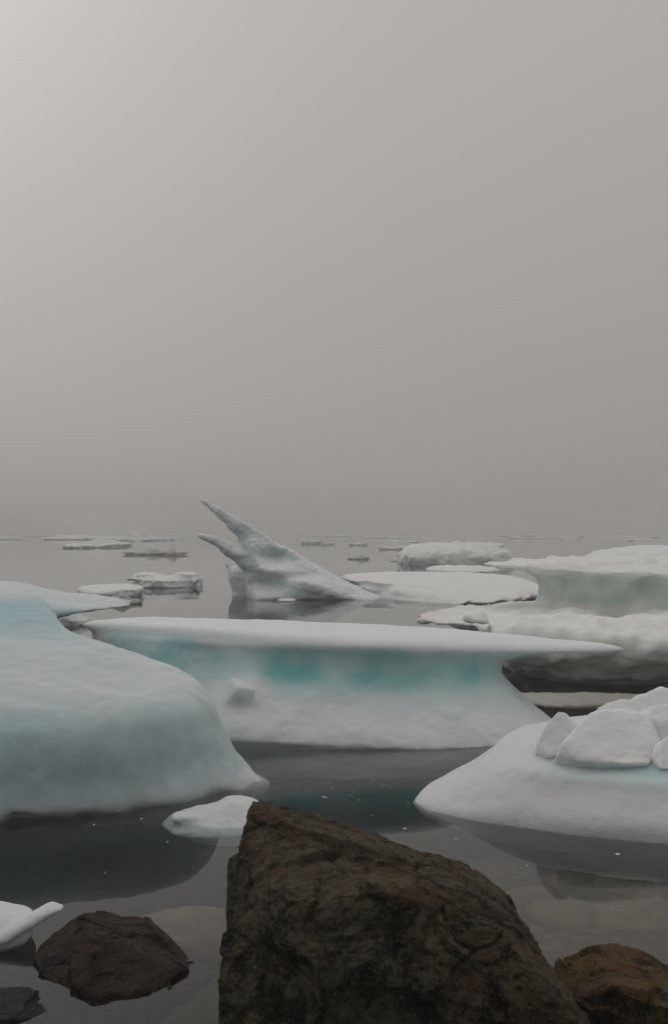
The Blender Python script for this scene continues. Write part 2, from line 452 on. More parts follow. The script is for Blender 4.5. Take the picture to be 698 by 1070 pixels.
def shrunk(h):
    v = np.array(h[0]); c = v.mean(0); c[2] -= 0.02
    return [tuple(p) for p in c + (v - c)*0.86], h[1]
apron = [blob((X(u, Y), Y, Z(v, Y)), (w_, 0.30, h_), 60 + i, 30) for i, (u, v, Y, w_, h_) in enumerate([(588, 772, 5.66, .34, .2), (672, 780, 5.55, .30, .26), (700, 770, 5.6, .4, .3), (652, 752, 5.9, .5, .3), (700, 790, 5.4, .4, .14)])]
body('floe_base', [base] + apron + [shrunk(h) for h in block_hulls], ICE_WHITE, 0.020, 11, ice_disp(0.02, 1.6, 0.004, 6, 0.002, 20, 9),
     lambda co, no: 0.10 + 0.42*gauss(co, (1.62, 5.2, 0.31), (0.40, 0.16, 0.05)) + 0.25*gauss(co, (2.2, 5.1, 0.31), (0.5, 0.3, 0.06)), parent=fl)
for i, bp in enumerate(blocks):
    body('ice_block', [block_hulls[i]], ICE_BLOCK, 0.013, 3, ice_disp(0.014, 3, 0.007, 7, 0.003, 22, 3.0*i), lambda co, no: np.full(len(co), 0.10), parent=fl)

# 4. little melting piece in the lee of the boulder
pc = stack([
    (-0.28, X(195, 5.2), X(285, 5.2), 5.12, 5.35, 5.6),
    (-0.07, X(165, 5.15), X(290, 5.15), 5.06, 5.33, 5.65, 2, 2),
    (0.005, X(180, 5.2), X(286, 5.2), 5.17, 5.36, 5.62, 2, 2),
    (0.03, X(196, 5.22), X(282, 5.22), 5.21, 5.37, 5.6, 1.8, 2),
    (0.052, X(216, 5.25), X(274, 5.25), 5.25, 5.38, 5.55),
    (0.078, X(229, 5.3), X(266, 5.3), 5.29, 5.39, 5.5),
    (0.092, X(238, 5.3), X(258, 5.3), 5.32, 5.39, 5.46)], wob=0.05, seed=2.2)
tip = merged([blob((X(188 + 6*k, 5.24), 5.25 + .01*k, 0.030 - .003*k), (0.13, 0.13, 0.070 - .006*k), 3 + k) for k in range(4)])
o = body('ice_chunk', [pc, tip], ICE_WHITE, 0.010, 5, ice_disp(0.012, 4, 0.004, 10, 0.001, 30, 1), lambda co, no: 0.18 + 0.2*sm(co[:, 2], 0.02, -0.05))
tag(o, 'small melting ice piece between the blue iceberg and the brown boulder', 'ice chunk')

# 5. slab with a thin arm at the near shore
sl = stack([
    (-0.06, -2.2, -1.24, 3.62, 3.74, 3.95),
    (0.02, -2.3, -1.18, 3.58, 3.74, 3.98, 2.3, 1.8),
    (0.05, -2.3, -1.17, 3.60, 3.75, 3.99, 2.3, 1.7),
    (0.075, -2.3, -1.18, 3.66, 3.77, 3.99, 2.3, 1.8),
    (0.095, -2.2, -1.22, 3.74, 3.82, 3.94)], wob=0.05, wf=3, seed=6.5)
arm = [blob((X(8 + 5.2*i, 3.78), 3.68 + 0.011*i, Z(974 - 2.3*i, 3.74)), (0.115, 0.10, 0.046 - 0.002*abs(i - 5) + (0.006 if i > 8 else 0)), i) for i in range(10)]
o = body('ice_slab', [sl] + arm, ICE_WHITE, 0.009, 6, ice_disp(0.006, 4, 0.003, 10, 0.001, 30, 8), lambda co, no: np.full(len(co), 0.06))
tag(o, 'low white ice slab with a finger-like arm, lying beside the dark red rock', 'ice slab')

# 6. mushroom-shaped berg on a wide shelf
bg = empty('iceberg', (X(640, 12), 12, 0))
tag(bg, 'grey green iceberg hollowed like a mushroom, rising from a wide undercut shelf of snowy ice', 'iceberg')
cap = stack([
    (0.30, 2.7, 7.6, 12.2, 13.4, 15.2),
    (0.55, 2.82, 7.4, 12.25, 13.4, 15.0),
    (0.74, 2.90, 7.4, 12.35, 13.4, 15.0),
    (0.90, 2.84, 7.4, 12.25, 13.4, 15.0, 2.2, 2.3),
    (1.00, 2.70, 7.5, 12.05, 13.3, 15.1, 2.0, 2.3),
    (1.07, 2.48, 7.5, 12.0, 13.2, 15.1, 1.8, 2.3),
    (1.10, 2.20, 7.5, 12.15, 13.1, 15.0, 1.6, 2.3),
    (1.14, 2.04, 7.4, 12.5, 13.1, 14.9, 1.6, 2.3),
    (1.175, 2.15, 7.3, 12.8, 13.2, 14.8, 1.7, 2.3),
    (1.205, 2.9, 6.9, 13.1, 13.5, 14.6)], n=120, wob=0.03, wf=3.2, seed=7.7)
ledge = stack([
    (-0.3, 2.3, 7.5, 10.8, 12.5, 15.2),
    (0.05, 2.1, 7.6, 10.6, 12.5, 15.3),
    (0.28, 1.85, 7.6, 10.7, 12.4, 15.2),
    (0.40, 1.45, 7.6, 10.7, 12.2, 15.2, 2.0, 2.3),
    (0.46, 1.06, 7.6, 10.55, 11.9, 15.2, 1.7, 2.3),
    (0.52, 0.98, 7.5, 10.7, 11.8, 15.1, 1.7, 2.3),
    (0.57, 1.3, 7.4, 11.1, 11.9, 15.0, 2, 2.3)], n=120, wob=0.035, wf=5, seed=9.9)
lobe = stack([
    (-0.35, 2.2, 7.0, 10.0, 11.2, 12.8),
    (-0.05, 2.1, 7.1, 9.78, 11.0, 13.0),
    (0.05, 2.0, 7.1, 9.62, 10.9, 13.0),
    (0.18, 1.90, 7.1, 9.50, 10.8, 13.0),
    (0.32, 1.76, 7.1, 9.42, 10.7, 13.0, 2.8, 2.3),
    (0.43, 1.68, 7.0, 9.36, 10.7, 12.9, 2.8, 2.3),
    (0.52, 1.70, 6.9, 9.42, 10.7, 12.9, 2.8, 2.3),
    (0.58, 1.90, 6.8, 9.72, 10.9, 12.8),
    (0.61, 2.3, 6.5, 10.4, 11.1, 12.6)], n=120, wob=0.035, wf=4.5, seed=4.4)
bump1 = [blob((X(u, 10.9), 10.9 + random.uniform(-.2, .2), Z(v, 10.9)), (0.35*s, 0.5, 0.16*s), int(u)) for u, v, s in
         ((530, 652, 1), (556, 648, 1.3), (590, 650, 1.5), (612, 648, 1.2), (640, 651, 1.4), (676, 650, 1.3), (496, 644, 1.0))]
pits = np.array([P(616, 630, 12.2), P(578, 618, 12.3), P(604, 611, 12.2), P(662, 628, 12.1), P(590, 628, 12.2), P(640, 612, 12.1), P(645, 634, 12.2), P(680, 616, 12.2)])
def bg_disp(co, no):
    d = ice_disp(0.06, 1.3, 0.03, 3.0, 0.012, 9, 6)(co, no)
    h = np.zeros(len(co))
    for p in pits: h -= 0.22*gauss(co, p, (0.12, 0.5, 0.065))
    sc_ = noise(np.stack([co[:, 0]*2.3, co[:, 1]*0.6, co[:, 2]*1.1 + 3], 1))*0.13*sm(co[:, 1], 11.0, 10.0)*sm(co[:, 2], 0.62, 0.45)
    sc_ = sc_ + 0.05*ridged(co*np.array([2.6, 1.0, 3.2]), 3)*sm(co[:, 1], 11.4, 10.4)*sm(co[:, 2], 0.2, 0.4)
    return d + no*(h + sc_)[:, None]
body('berg_body', [cap, ledge, lobe] + bump1, ICE_GREEN, 0.035, 4, bg_disp,
     lambda co, no: 0.06 + 0.24*sm(co[:, 2], 0.55, 0.7)*sm(co[:, 2], 1.08, 0.95) + sum(0.30*gauss(co, p, (0.12, 0.5, 0.06)) for p in pits) - 0.25*sm(no[:, 2], 0.4, 0.8)
     + 0.05*sm(co[:, 2], 0.5, 0.3)*sm(co[:, 1], 11, 10), parent=bg)
body('ice_block', [block((X(699, 10.6), 10.6, Z(652, 10.6)), (0.16, 0.3, 0.24), (0, .2, .3), 3)], ICE_GREEN, 0.02, 4, ice_disp(0.01, 4, 0.005, 9, 0.002, 20, 1), lambda co, no: np.full(len(co), 0.05), parent=bg)

# 7. thin floe seen under the pointed shelf
o = body('ice_floe', [stack([(-0.15, 1.8, 3.0, 8.9, 9.15, 9.5), (-0.02, 1.5, 3.1, 8.75, 9.05, 9.4, 1.8, 2), (0.02, 1.52, 3.1, 8.78, 9.05, 9.38, 1.8, 2), (0.04, 1.8, 2.9, 8.9, 9.1, 9.3)], wob=0.22, wf=5, seed=1.9)],
         ICE_SLUSH, 0.018, 3, ice_disp(0.012, 3, 0.006, 7, 0.003, 24, 8), lambda co, no: np.full(len(co), 0.12))
tag(o, 'thin flat ice floe lying in the dark gap under the pointed shelf', 'ice floe')

# ================================================================== ICE FARTHER OUT
# 8. the winged berg with two horns
YS = 23.2
def PZ(u, v): return (X(u, YS), Z(v, YS))
outline = [(206, 521), (213, 520.5), (219.5, 523), (225, 528), (231, 530.5), (238, 535.5), (245, 537.5), (254, 544), (263, 548.5), (272, 554.5), (281, 559.5), (292, 567.5), (305, 574.5), (317, 582), (329, 588),
           (342, 595), (356, 601), (368, 608), (380, 613.5), (390, 618.5), (402, 625.5), (404, 640), (260, 640), (257, 617), (255, 600), (248, 590), (243, 585), (237, 581), (231, 575), (225, 570.5), (217, 566.5), (207, 562),
           (206, 557), (213, 556), (221, 558), (230, 562), (239, 566.5), (245, 569), (248.5, 567.5), (248.5, 564), (244, 558.5), (238, 552.5), (232, 546.5), (227, 542), (221, 537), (216, 531.5), (210, 526.5)]
def tS(x, z, d):
    cap_ = 0.16 + 0.95*np.clip((1.5 - z)/1.5, 0, 1)
    t = cap_*(1 - np.exp(-d/0.24)) + 0.06
    q = np.stack([x*1.1, z*1.1, np.zeros_like(x)], 1)
    fold = 0.35*np.exp(-((z - (0.62 - 0.28*(x + 1.2)))/0.17)**2)*sm(d, 0.02, 0.35)       # a snowy fold across the face
    fold = fold*sm(x, -2.1, -1.4)
    hol = 0.42*np.exp(-((x + 1.42)/0.30)**2 - ((z - 0.98)/0.16)**2) + 0.34*np.exp(-((x + 1.55)/0.45)**2 - ((z - 0.33)/0.20)**2) + 0.25*np.exp(-((x + 0.75)/0.40)**2 - ((z - 0.55)/0.10)**2)
    return np.maximum(t*(1 + 0.25*noise(q)) + fold*0.55 - hol*sm(d, 0.0, 0.2), 0.03), t
spike = fin([PZ(*p) for p in outline], YS, tS, 0.03, lambda x, z: 0.35*np.clip(z, 0, 3)*0)
bumpS = stack([(-0.4, X(240, YS), X(290, YS), 23.5, 24.1, 24.8), (0.1, X(238, YS), X(290, YS), 23.5, 24.1, 24.8), (0.4, X(234, YS), X(280, YS), 23.55, 24.1, 24.7), (0.58, X(233, YS), X(270, YS), 23.65, 24.1, 24.6), (0.70, X(237, YS), X(266, YS), 23.75, 24.1, 24.5), (0.78, X(243, YS), X(260, YS), 23.9, 24.1, 24.3)], wob=0.05, seed=3)
nub = blob((X(234, YS), 23.9, Z(592, YS)), (0.16, 0.24, 0.26), 2)
def s_attr(co, no):
    fold = np.exp(-((co[:, 2] - (0.62 - 0.28*(co[:, 0] + 1.2)))/0.15)**2)
    fold = fold*sm(co[:, 0], -2.1, -1.4)
    return 0.36 - 0.34*fold - 0.30*gauss(co, (-2.5, 23.8, 0.5), (0.35, 0.5, 0.4)) + 0.14*gauss(co, (-1.3, 22.5, 0.95), (0.5, 2, 0.2)) + 0.18*gauss(co, (0.0, 22.5, 0.45), (0.6, 2, .12)) - 0.3*sm(no[:, 2], 0.35, 0.8) - 0.3*sm(co[:, 2], 1.5, 1.9)
o = body('iceberg', [spike, bumpS, nub], ICE_WING, 0.026, 2, ice_disp(0.06, 1.1, 0.024, 2.8, 0.009, 9, 2), s_attr)
tag(o, 'wing-shaped iceberg with two sharp horns leaning over the calm water', 'iceberg')

o = body('ice_floe', [stack([(-0.3, 1.0, 4.4, 21.6, 25, 28), (0.0, 0.55, 5.1, 20.85, 25, 28.4, 1.15, 2.0), (0.10, 0.5, 5.45, 20.9, 25, 28.5, 1.15, 1.9), (0.19, 0.5, 5.4, 21.4, 25, 28.4, 1.2, 1.9), (0.27, 0.4, 5.2, 22.3, 25.3, 28.2, 1.3, 2), (0.36, 0.2, 4.8, 23.6, 25.8, 28), (0.43, 0.4, 3.9, 24.9, 26.3, 27.8), (0.46, 1.0, 3.0, 25.6, 26.5, 27.4)], n=120, wob=0.07, wf=6, seed=2.7)],
         ICE_FAR, 0.045, 3, ice_disp(0.05, 0.8, 0.010, 2.6, 0.005, 9, 5), lambda co, no: 0.05 + 0.2*sm(no[:, 2], 0.3, 0.0))
tag(o, 'flat snow-covered floe stretching from the horned iceberg towards the mushroom one', 'ice floe')

o = body('iceberg', [stack([(-0.5, 6, 13, 17.5, 19, 23), (0.3, 5.6, 13.2, 17.2, 19, 23), (0.8, 5.3, 13.0, 17.6, 19.2, 23), (1.05, 5.2, 12.5, 18.2, 19.6, 22.5), (1.2, 5.6, 11.5, 18.8, 20, 22), (1.29, 6.4, 10, 19.4, 20.2, 21.4)], n=110, wob=0.05, wf=3, seed=6.1)],
         ICE_FAR, 0.06, 4, ice_disp(0.06, 0.9, 0.03, 2.5, 0.012, 8, 3), lambda co, no: np.full(len(co), 0.10))
tag(o, 'rounded white snow mound rising behind the mushroom iceberg', 'iceberg')

Yc = 45.0
o = body('iceberg', [stack([(-0.5, X(424, Yc), 8.6, 45.4, 47.5, 52), (0.0, X(418, Yc), 8.9, 45, 47.5, 53), (0.35, X(419, Yc), 8.8, 45, 47.5, 53), (0.6, X(424, Yc), 8.6, 45.2, 47.5, 52.5), (0.8, X(430, Yc), 8.3, 45.7, 48, 52), (0.95, X(441, Yc), 8.2, 46.3, 48, 51), (1.02, X(460, Yc), 7.6, 47, 48.5, 50)], n=110, wob=0.05, wf=3.5, seed=3.8),
                     blob((X(478, 47), 47.5, 0.98), (1.0, 1.2, 0.36), 5), blob((X(516, 47), 47.5, 0.92), (1.4, 1.4, 0.3), 6)],
         ICE_FAR, 0.07, 3, ice_disp(0.09, 0.9, 0.06, 2.2, 0.02, 6, 4), lambda co, no: np.full(len(co), 0.14))
tag(o, 'broad white iceberg with a lumpy flat top beyond the snow-covered floe', 'iceberg')
o = body('ice_floe', [stack([(-0.2, X(452, 38), X(520, 38), 37.5, 39, 41), (0.02, X(448, 38), X(526, 38), 37, 39, 41.5), (0.12, X(452, 38), X(520, 38), 37.4, 39, 41), (0.18, X(460, 38), X(508, 38), 38, 39, 40.5)], wob=0.06, wf=4, seed=4)],
         ICE_FAR, 0.06, 2, ice_disp(0.03, 1.5, 0.02, 4, 0, 9, 1), lambda co, no: np.full(len(co), 0.1))
tag(o, 'narrow strip of flat ice in front of the broad white iceberg', 'ice floe')

# 9. small floes between the blue berg and the horned one
Yd = 27.0
o = body('ice_floe', [stack([(-0.3, X(146, Yd), X(200, Yd), 27.2, 27.9, 28.8), (0.0, X(134, Yd), X(206, Yd), 26.85, 27.9, 29), (0.12, X(133, Yd), X(206, Yd), 26.85, 27.9, 29, 1.7, 1.8), (0.22, X(130, Yd), X(206, Yd), 26.8, 27.9, 29.1, 1.5, 1.7), (0.27, X(130, Yd), X(204, Yd), 27.0, 27.9, 29.1, 1.5, 1.7), (0.30, X(138, Yd), X(198, Yd), 27.3, 27.9, 28.9)], wob=0.10, wf=4, seed=5),
                      blob((X(150, Yd), 27.8, 0.33), (1.1, 1.3, 0.22), 7, 22), blob((X(190, Yd), 27.8, 0.33), (0.85, 1.3, 0.28), 8, 22), blob((X(136, Yd), 27.3, 0.25), (0.5, .7, 0.2), 18, 14), blob((X(201, Yd), 27.3, 0.2), (0.4, .8, 0.3), 28, 14)],
         ICE_FAR, 0.035, 2, ice_disp(0.03, 1.8, 0.03, 4.5, 0.01, 12, 6), lambda co, no: 0.06 + 0.12*sm(co[:, 2], 0.24, 0.16))
tag(o, 'small flat-topped floe with grey undercut sides alone in open water', 'ice floe')

o = body('ice_floe', [stack([(-0.25, X(85, 23), X(132, 23), 23, 23.8, 25), (0.0, X(78, 23), X(138, 23), 22.8, 23.8, 25.2), (0.12, X(74, 23), X(141, 23), 22.7, 23.8, 25.3, 2, 1.7), (0.20, X(76, 23), X(139, 23), 22.9, 23.8, 25.2), (0.25, X(86, 23), X(126, 23), 23.2, 23.9, 24.8)], wob=0.06, wf=4, seed=7)],
         ICE_FAR, 0.03, 2, ice_disp(0.03, 1.8, 0.02, 5, 0.008, 14, 2), lambda co, no: np.full(len(co), 0.06))
tag(o, 'low snowy floe just behind the tip of the blue iceberg\'s shelf', 'ice floe')
o = body('ice_chunk', [blob((X(128, 21.2), 21.3, 0.05), (0.5, 0.6, 0.36), 3), blob((X(140, 21.2), 21.2, 0.03), (0.45, 0.5, 0.22), 6), blob((X(119, 21.2), 21.5, 0.05), (0.4, 0.5, 0.25), 9)],
         ICE_DIRTY, 0.02, 2, ice_disp(0.02, 3, 0.02, 7, 0.01, 18, 7), lambda co, no: np.full(len(co), 0.3))
tag(o, 'ragged grey lump of dirty ice at the end of the low snowy floe', 'ice chunk')
o = body('ice_chunk', [blob((X(70, 16.3), 16.4, 0.07), (0.62, 0.7, 0.44), 12), blob((X(82, 16.3), 16.4, 0.03), (0.45, 0.6, 0.32), 14), blob((X(58, 16.3), 16.5, 0.05), (0.42, 0.6, 0.34), 16)],
         ICE_WHITE, 0.016, 3, ice_disp(0.02, 3, 0.01, 7, 0.004, 18, 4), lambda co, no: np.full(len(co), 0.08))
tag(o, 'rounded white ice chunk floating in the bay beside the blue iceberg', 'ice chunk')
o = body('ice_chunk', [blob((X(94, 13.2), 13.2, 0.0), (0.28, 0.5, 0.10), 22), blob((X(99, 13.0), 13.0, 0.0), (0.24, 0.4, 0.08), 23)],
         ICE_DIRTY, 0.014, 2, ice_disp(0.01, 4, 0.008, 9, 0.003, 22, 5), lambda co, no: np.full(len(co), 0.2))
tag(o, 'thin wet sliver of ice off the left end of the turquoise iceberg', 'ice chunk')
o = body('ice_chunk', [stack([(-0.06, X(292, 21.8), X(307, 21.8), 21.7, 21.9, 22.2), (0.02, X(290, 21.8), X(309, 21.8), 21.6, 21.9, 22.3), (0.05, X(293, 21.8), X(306, 21.8), 21.7, 21.9, 22.2)], wob=0.1, seed=3)],
         ICE_WHITE, 0.015, 1, None, lambda co, no: np.full(len(co), 0.05))
tag(o, 'tiny flat white ice fragment afloat in the horned iceberg\'s reflection', 'ice chunk')

# 10. floes fading into the fog: (u0, u1, top v, waterline v, label, material, top flatness)
def far_floe(u0, u1, vt, vw, mat, label, group=None, seed=0, lumps=2, under=0.05, depth=None, clear=0.12, cat='ice floe', name='ice_floe'):
    Y = YW(vw); h = max(Z(vt, Y*1.03), 0.12); a, b = X(u0, Y), X(u1, Y); w = b - a
    d = depth or min(max(w*0.5, 1.0), 14); e = under*w*0.3
    r = random.Random(seed)
    t = min(0.42*h, 0.45)
    sh = [stack([(-0.3*h - 0.1, a + e*1.5, b - e*1.5, Y + .1*d, Y + .45*d, Y + .9*d), (0, a + e, b - e, Y, Y + .45*d, Y + d, 1.7, 1.7), (0.5*t, a + e*.3, b - e*.3, Y - .02*d, Y + .45*d, Y + d, 1.6, 1.6), (0.8*t, a, b, Y, Y + .45*d, Y + d, 1.5, 1.5), (t, a + .08*w, b - .1*w, Y + .1*d, Y + .48*d, Y + .9*d)],
                n=72, sub=4, wob=0.16, wf=5, seed=seed*1.37)]
    for k in range(lumps + 2):
        cx = a + w*r.uniform(.14, .86); hh = h*(1.0 if k == 0 else r.uniform(.55, .92)); bw = w*r.uniform(.14, .34)
        sh.append(blob((cx, Y + d*r.uniform(.2, .5), hh*0.42), (bw, d*r.uniform(.3, .5), hh*1.45), seed*7 + k, 16))
    vox = max(Y*0.0011, 0.03)
    o = body(name, sh, mat, vox, 2, ice_disp(h*0.05, 1.2/h, h*0.05, 2.6/h, h*0.02, 7/h, seed), lambda co, no: clear + 0.22*sm(co[:, 2], 0.4*h, 0.1*h))
    tag(o, label, cat, group); return o

far_floe(102, 168, 554.8, 565.5, ICE_FAR, 'long bluish ice ridge standing dark-ended in the fog above the dirty floe', seed=3, lumps=1, clear=0.22, depth=30)
far_floe(122, 196, 571.5, 580.0, ICE_DIRTY, 'dirty brown low floe with ragged spiky ends on grey water', seed=11, lumps=3, under=0.3)
far_floe(172, 190, 571.5, 580.5, ICE_DIRTY, 'stubby jagged ice lump at the end of the dirty brown floe', seed=12, lumps=2, cat='ice chunk', name='ice_chunk')
far_floe(46, 108, 563.5, 573.0, ICE_FAR, 'thin ragged white floe in front of the bluish ice ridge', seed=5, lumps=4, under=0.2, depth=22)
far_floe(14, 112, 558.8, 564.2, ICE_FAR, 'wide white pack of ice stretching along the far water at the bluish ridge', seed=21, lumps=5, depth=50)
far_floe(-8, 24, 558.5, 564.0, ICE_FAR, 'pale floe cut by the frame at the far end of the water', seed=6, lumps=3)
far_floe(311, 338, 557, 568.5, ICE_FAR, 'white peaked ice lump in the fog over the horned iceberg\'s slope', seed=7, lumps=2, under=0.5)
far_floe(334, 350, 562, 569.5, ICE_FAR, 'little pale ice lump right beside the white peaked lump', seed=8, lumps=1)
far_floe(363, 386, 564, 570.0, ICE_FAR, 'small pale broken floe behind the dirty disc-shaped one', seed=9, lumps=3, under=0.4)
far_floe(362, 388, 579, 584.6, ICE_DIRTY, 'small dirty disc-shaped floe doubled by its reflection', seed=10, lumps=2, under=0.3)
far_floe(392, 432, 568, 574.5, ICE_FAR, 'thin pale floe running out behind the broad white iceberg', seed=14, lumps=3, under=0.5)
far_floe(407, 420, 583.5, 587.0, ICE_DIRTY, 'little dark ice scrap just off the broad white iceberg', seed=15, lumps=2)
G = 'far floes along the horizon'
spots = [(0, 30, 557.2, 560), (22, 52, 556.8, 560.5), (50, 100, 557.5, 561.5), (92, 108, 558, 563), (150, 205, 557, 560), (176, 200, 560, 563), (190, 225, 557.5, 559.5), (282, 318, 557.2, 560),
         (296, 312, 566, 568.5), (336, 372, 557.5, 561), (352, 366, 563, 566), (380, 420, 559, 562.5), (400, 440, 564, 567), (430, 470, 559, 561.5), (480, 540, 558, 560.5), (530, 575, 559.5, 563), (545, 610, 557.6, 560.2),
         (580, 612, 561, 563.5), (600, 660, 558.4, 561.2), (640, 700, 559.5, 562.2), (655, 720, 562.5, 565.5), (225, 290, 557.6, 559.4), (300, 345, 557.2, 558.8), (440, 520, 557.6, 558.8)]
for i, (a, b, vt, vw) in enumerate(spots):
    far_floe(a, b, vt, vw, ICE_FAR, 'thin pale streak of ice almost lost in the fog along the horizon', G, seed=40 + i, lumps=4, under=0.06)

# ================================================================== ROCKS
_rv = np.random.RandomState(3).normal(size=(4096, 3)); _rj = np.random.RandomState(4).rand(4096, 3)
def facets(p, k=1.0):
    """every cell of a jittered lattice is its own tilted plane: broken-stone facets; also returns the crack lines"""
    i0 = np.floor(p).astype(int); best = np.full(len(p), 9e9); sec = best.copy(); hid = np.zeros(len(p), int); cd_ = np.zeros_like(p)
    for dx in (-1, 0, 1):
        for dy in (-1, 0, 1):
            for dz in (-1, 0, 1):
                c = i0 + np.array([dx, dy, dz])
                h = (c[:, 0]*73856093 ^ c[:, 1]*19349663 ^ c[:, 2]*83492791) & 4095
                q = p - (c + _rj[h]); d = np.einsum('ij,ij->i', q, q)
                nb = d < best
                sec = np.where(nb, best, np.minimum(sec, d)); hid = np.where(nb, h, hid); cd_ = np.where(nb[:, None], q, cd_); best = np.where(nb, d, best)
    return np.einsum('ij,ij->i', cd_, _rv[hid])*k, np.sqrt(sec) - np.sqrt(best)
def rock_disp(a=0.03, f=3.0, seed=0.0, b=0.012):
    def d(co, no):
        q = co*np.array([1, 1, 1.25]) + seed
        warp = np.stack([fbm(q*3.5, 3), fbm(q*3.5 + 31, 3), fbm(q*3.5 + 57, 3)], 1)*0.10
        f1, c1 = facets((q + warp)*f*0.75); f2, c2 = facets((q*np.array([1, 1, 1.7]) + warp*0.6)*f*2.2)
        h = -0.35*a + a*0.85*f1 + a*0.17*f2 - a*0.55*sm(c1, 0.05, 0.0)*sm(noise(q*f*0.9), -0.1, 0.3)
        h += a*0.30*fbm(q*f*1.6, 4) + b*0.20*ridged((q + warp)*f*5, 3) + b*0.16*fbm(q*f*20, 3)
        return no*np.clip(h, -2.4*a, 2.0*a)[:, None]
    return d

big = pxhull([
    (264, 838, 3.05), (285, 838, 3.12), (300, 842, 3.2), (345, 853, 3.25), (385, 865, 3.22), (430, 882, 3.15), (470, 893, 3.1), (500, 909, 3.05), (528, 932, 2.95), (541, 950, 2.88), (558, 985, 2.75), (586, 1022, 2.62), (620, 1062, 2.5), (650, 1120, 2.4),
    (255, 860, 2.95), (247, 893, 2.85), (244, 930, 2.72), (231, 975, 2.62), (228, 1020, 2.56), (229, 1075, 2.52),
    (262, 910, 2.70), (300, 938, 2.52), (345, 930, 2.55), (400, 930, 2.50), (460, 928, 2.56), (520, 965, 2.52), (300, 1010, 2.44), (400, 1015, 2.415), (480, 1015, 2.44), (560, 1040, 2.47),
    (228, 1250, 2.48), (330, 1280, 2.40), (480, 1280, 2.40), (660, 1260, 2.40),
    (260, 1100, 3.5), (400, 1100, 3.6), (560, 1100, 3.4), (640, 1150, 3.0)])
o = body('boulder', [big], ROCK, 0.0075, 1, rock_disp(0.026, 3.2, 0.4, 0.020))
tag(o, 'large brown angular boulder with a sloping top and dark cracked front', 'boulder')
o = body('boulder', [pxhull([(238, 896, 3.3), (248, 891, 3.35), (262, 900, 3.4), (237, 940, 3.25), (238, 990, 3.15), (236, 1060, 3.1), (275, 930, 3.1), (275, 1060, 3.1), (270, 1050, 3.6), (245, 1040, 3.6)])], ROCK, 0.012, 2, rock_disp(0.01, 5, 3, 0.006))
tag(o, 'narrow brown rock peeking out behind the large boulder\'s steep side', 'boulder')

red = pxhull([(36, 1003, 3.55), (40, 990, 3.62), (58, 972, 3.68), (88, 953, 3.72), (110, 952, 3.78), (150, 958, 3.86), (172, 975, 3.84), (186, 992, 3.75), (203, 1010, 3.58), (222, 1025, 3.43), (220, 1032, 3.5), (216, 1016, 3.5), (206, 1040, 3.36),
              (38, 1014, 3.45), (100, 975, 3.50), (96, 1034, 3.28), (150, 1036, 3.30), (185, 1030, 3.38),
              (45, 1040, 3.5), (100, 1100, 3.15), (160, 1100, 3.2), (215, 1060, 3.5), (70, 1060, 4.1), (190, 1050, 4.0)])
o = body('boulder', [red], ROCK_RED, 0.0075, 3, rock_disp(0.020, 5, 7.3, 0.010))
tag(o, 'dark reddish rock with flat facets standing half in the still water', 'boulder')
dk = pxhull([(-60, 1040, 3.3), (-10, 1030, 3.34), (20, 1033, 3.34), (45, 1041, 3.3), (61, 1048, 3.24), (50, 1062, 3.16), (0, 1064, 3.1), (-60, 1070, 3.1), (0, 1100, 3.05), (50, 1090, 3.2), (-60, 1100, 3.6), (50, 1080, 3.5)])
o = body('boulder', [dk], ROCK_DARK, 0.007, 3, rock_disp(0.016, 5, 2.1, 0.008))
tag(o, 'low blackish wet rock cut off by the frame in front of the reddish rock', 'boulder')
oc = pxhull([(578, 1020, 2.95), (594, 1002, 3.0), (618, 987, 3.02), (640, 986, 3.05), (665, 995, 3.05), (700, 1008, 3.0), (760, 1030, 2.95), (820, 1080, 2.8), (600, 1045, 2.7), (640, 1035, 2.62), (700, 1050, 2.55), (780, 1080, 2.5),
             (600, 1200, 2.7), (700, 1240, 2.5), (820, 1220, 2.6), (600, 1120, 3.4), (760, 1120, 3.5)])
o = body('boulder', [oc], ROCK_OCHRE, 0.0085, 3, rock_disp(0.024, 4, 5.6, 0.012))
tag(o, 'ochre-brown lichen-streaked rock beside the large boulder\'s low end', 'boulder')

# ================================================================== WATER, SEABED, FOG
def sheet(name, xs, ys, zf, mat, label=None):
    gx, gy = np.meshgrid(xs, ys, indexing='ij'); q = np.stack([gx.ravel(), gy.ravel()], 1)
    z = zf(q[:, 0], q[:, 1])
    nx, ny = len(xs), len(ys)
    Fq = [(i*ny + j, (i+1)*ny + j, (i+1)*ny + j + 1, i*ny + j + 1) for i in range(nx - 1) for j in range(ny - 1)]
    me = bpy.data.meshes.new(name); me.from_pydata([(a, b, c) for (a, b), c in zip(q, z)], [], Fq); me.update()
    me.polygons.foreach_set('use_smooth', np.ones(len(me.polygons), bool))
    me.materials.append(mat); o = bpy.data.objects.new(name, me); C.objects.link(o); o['kind'] = 'structure'; return o

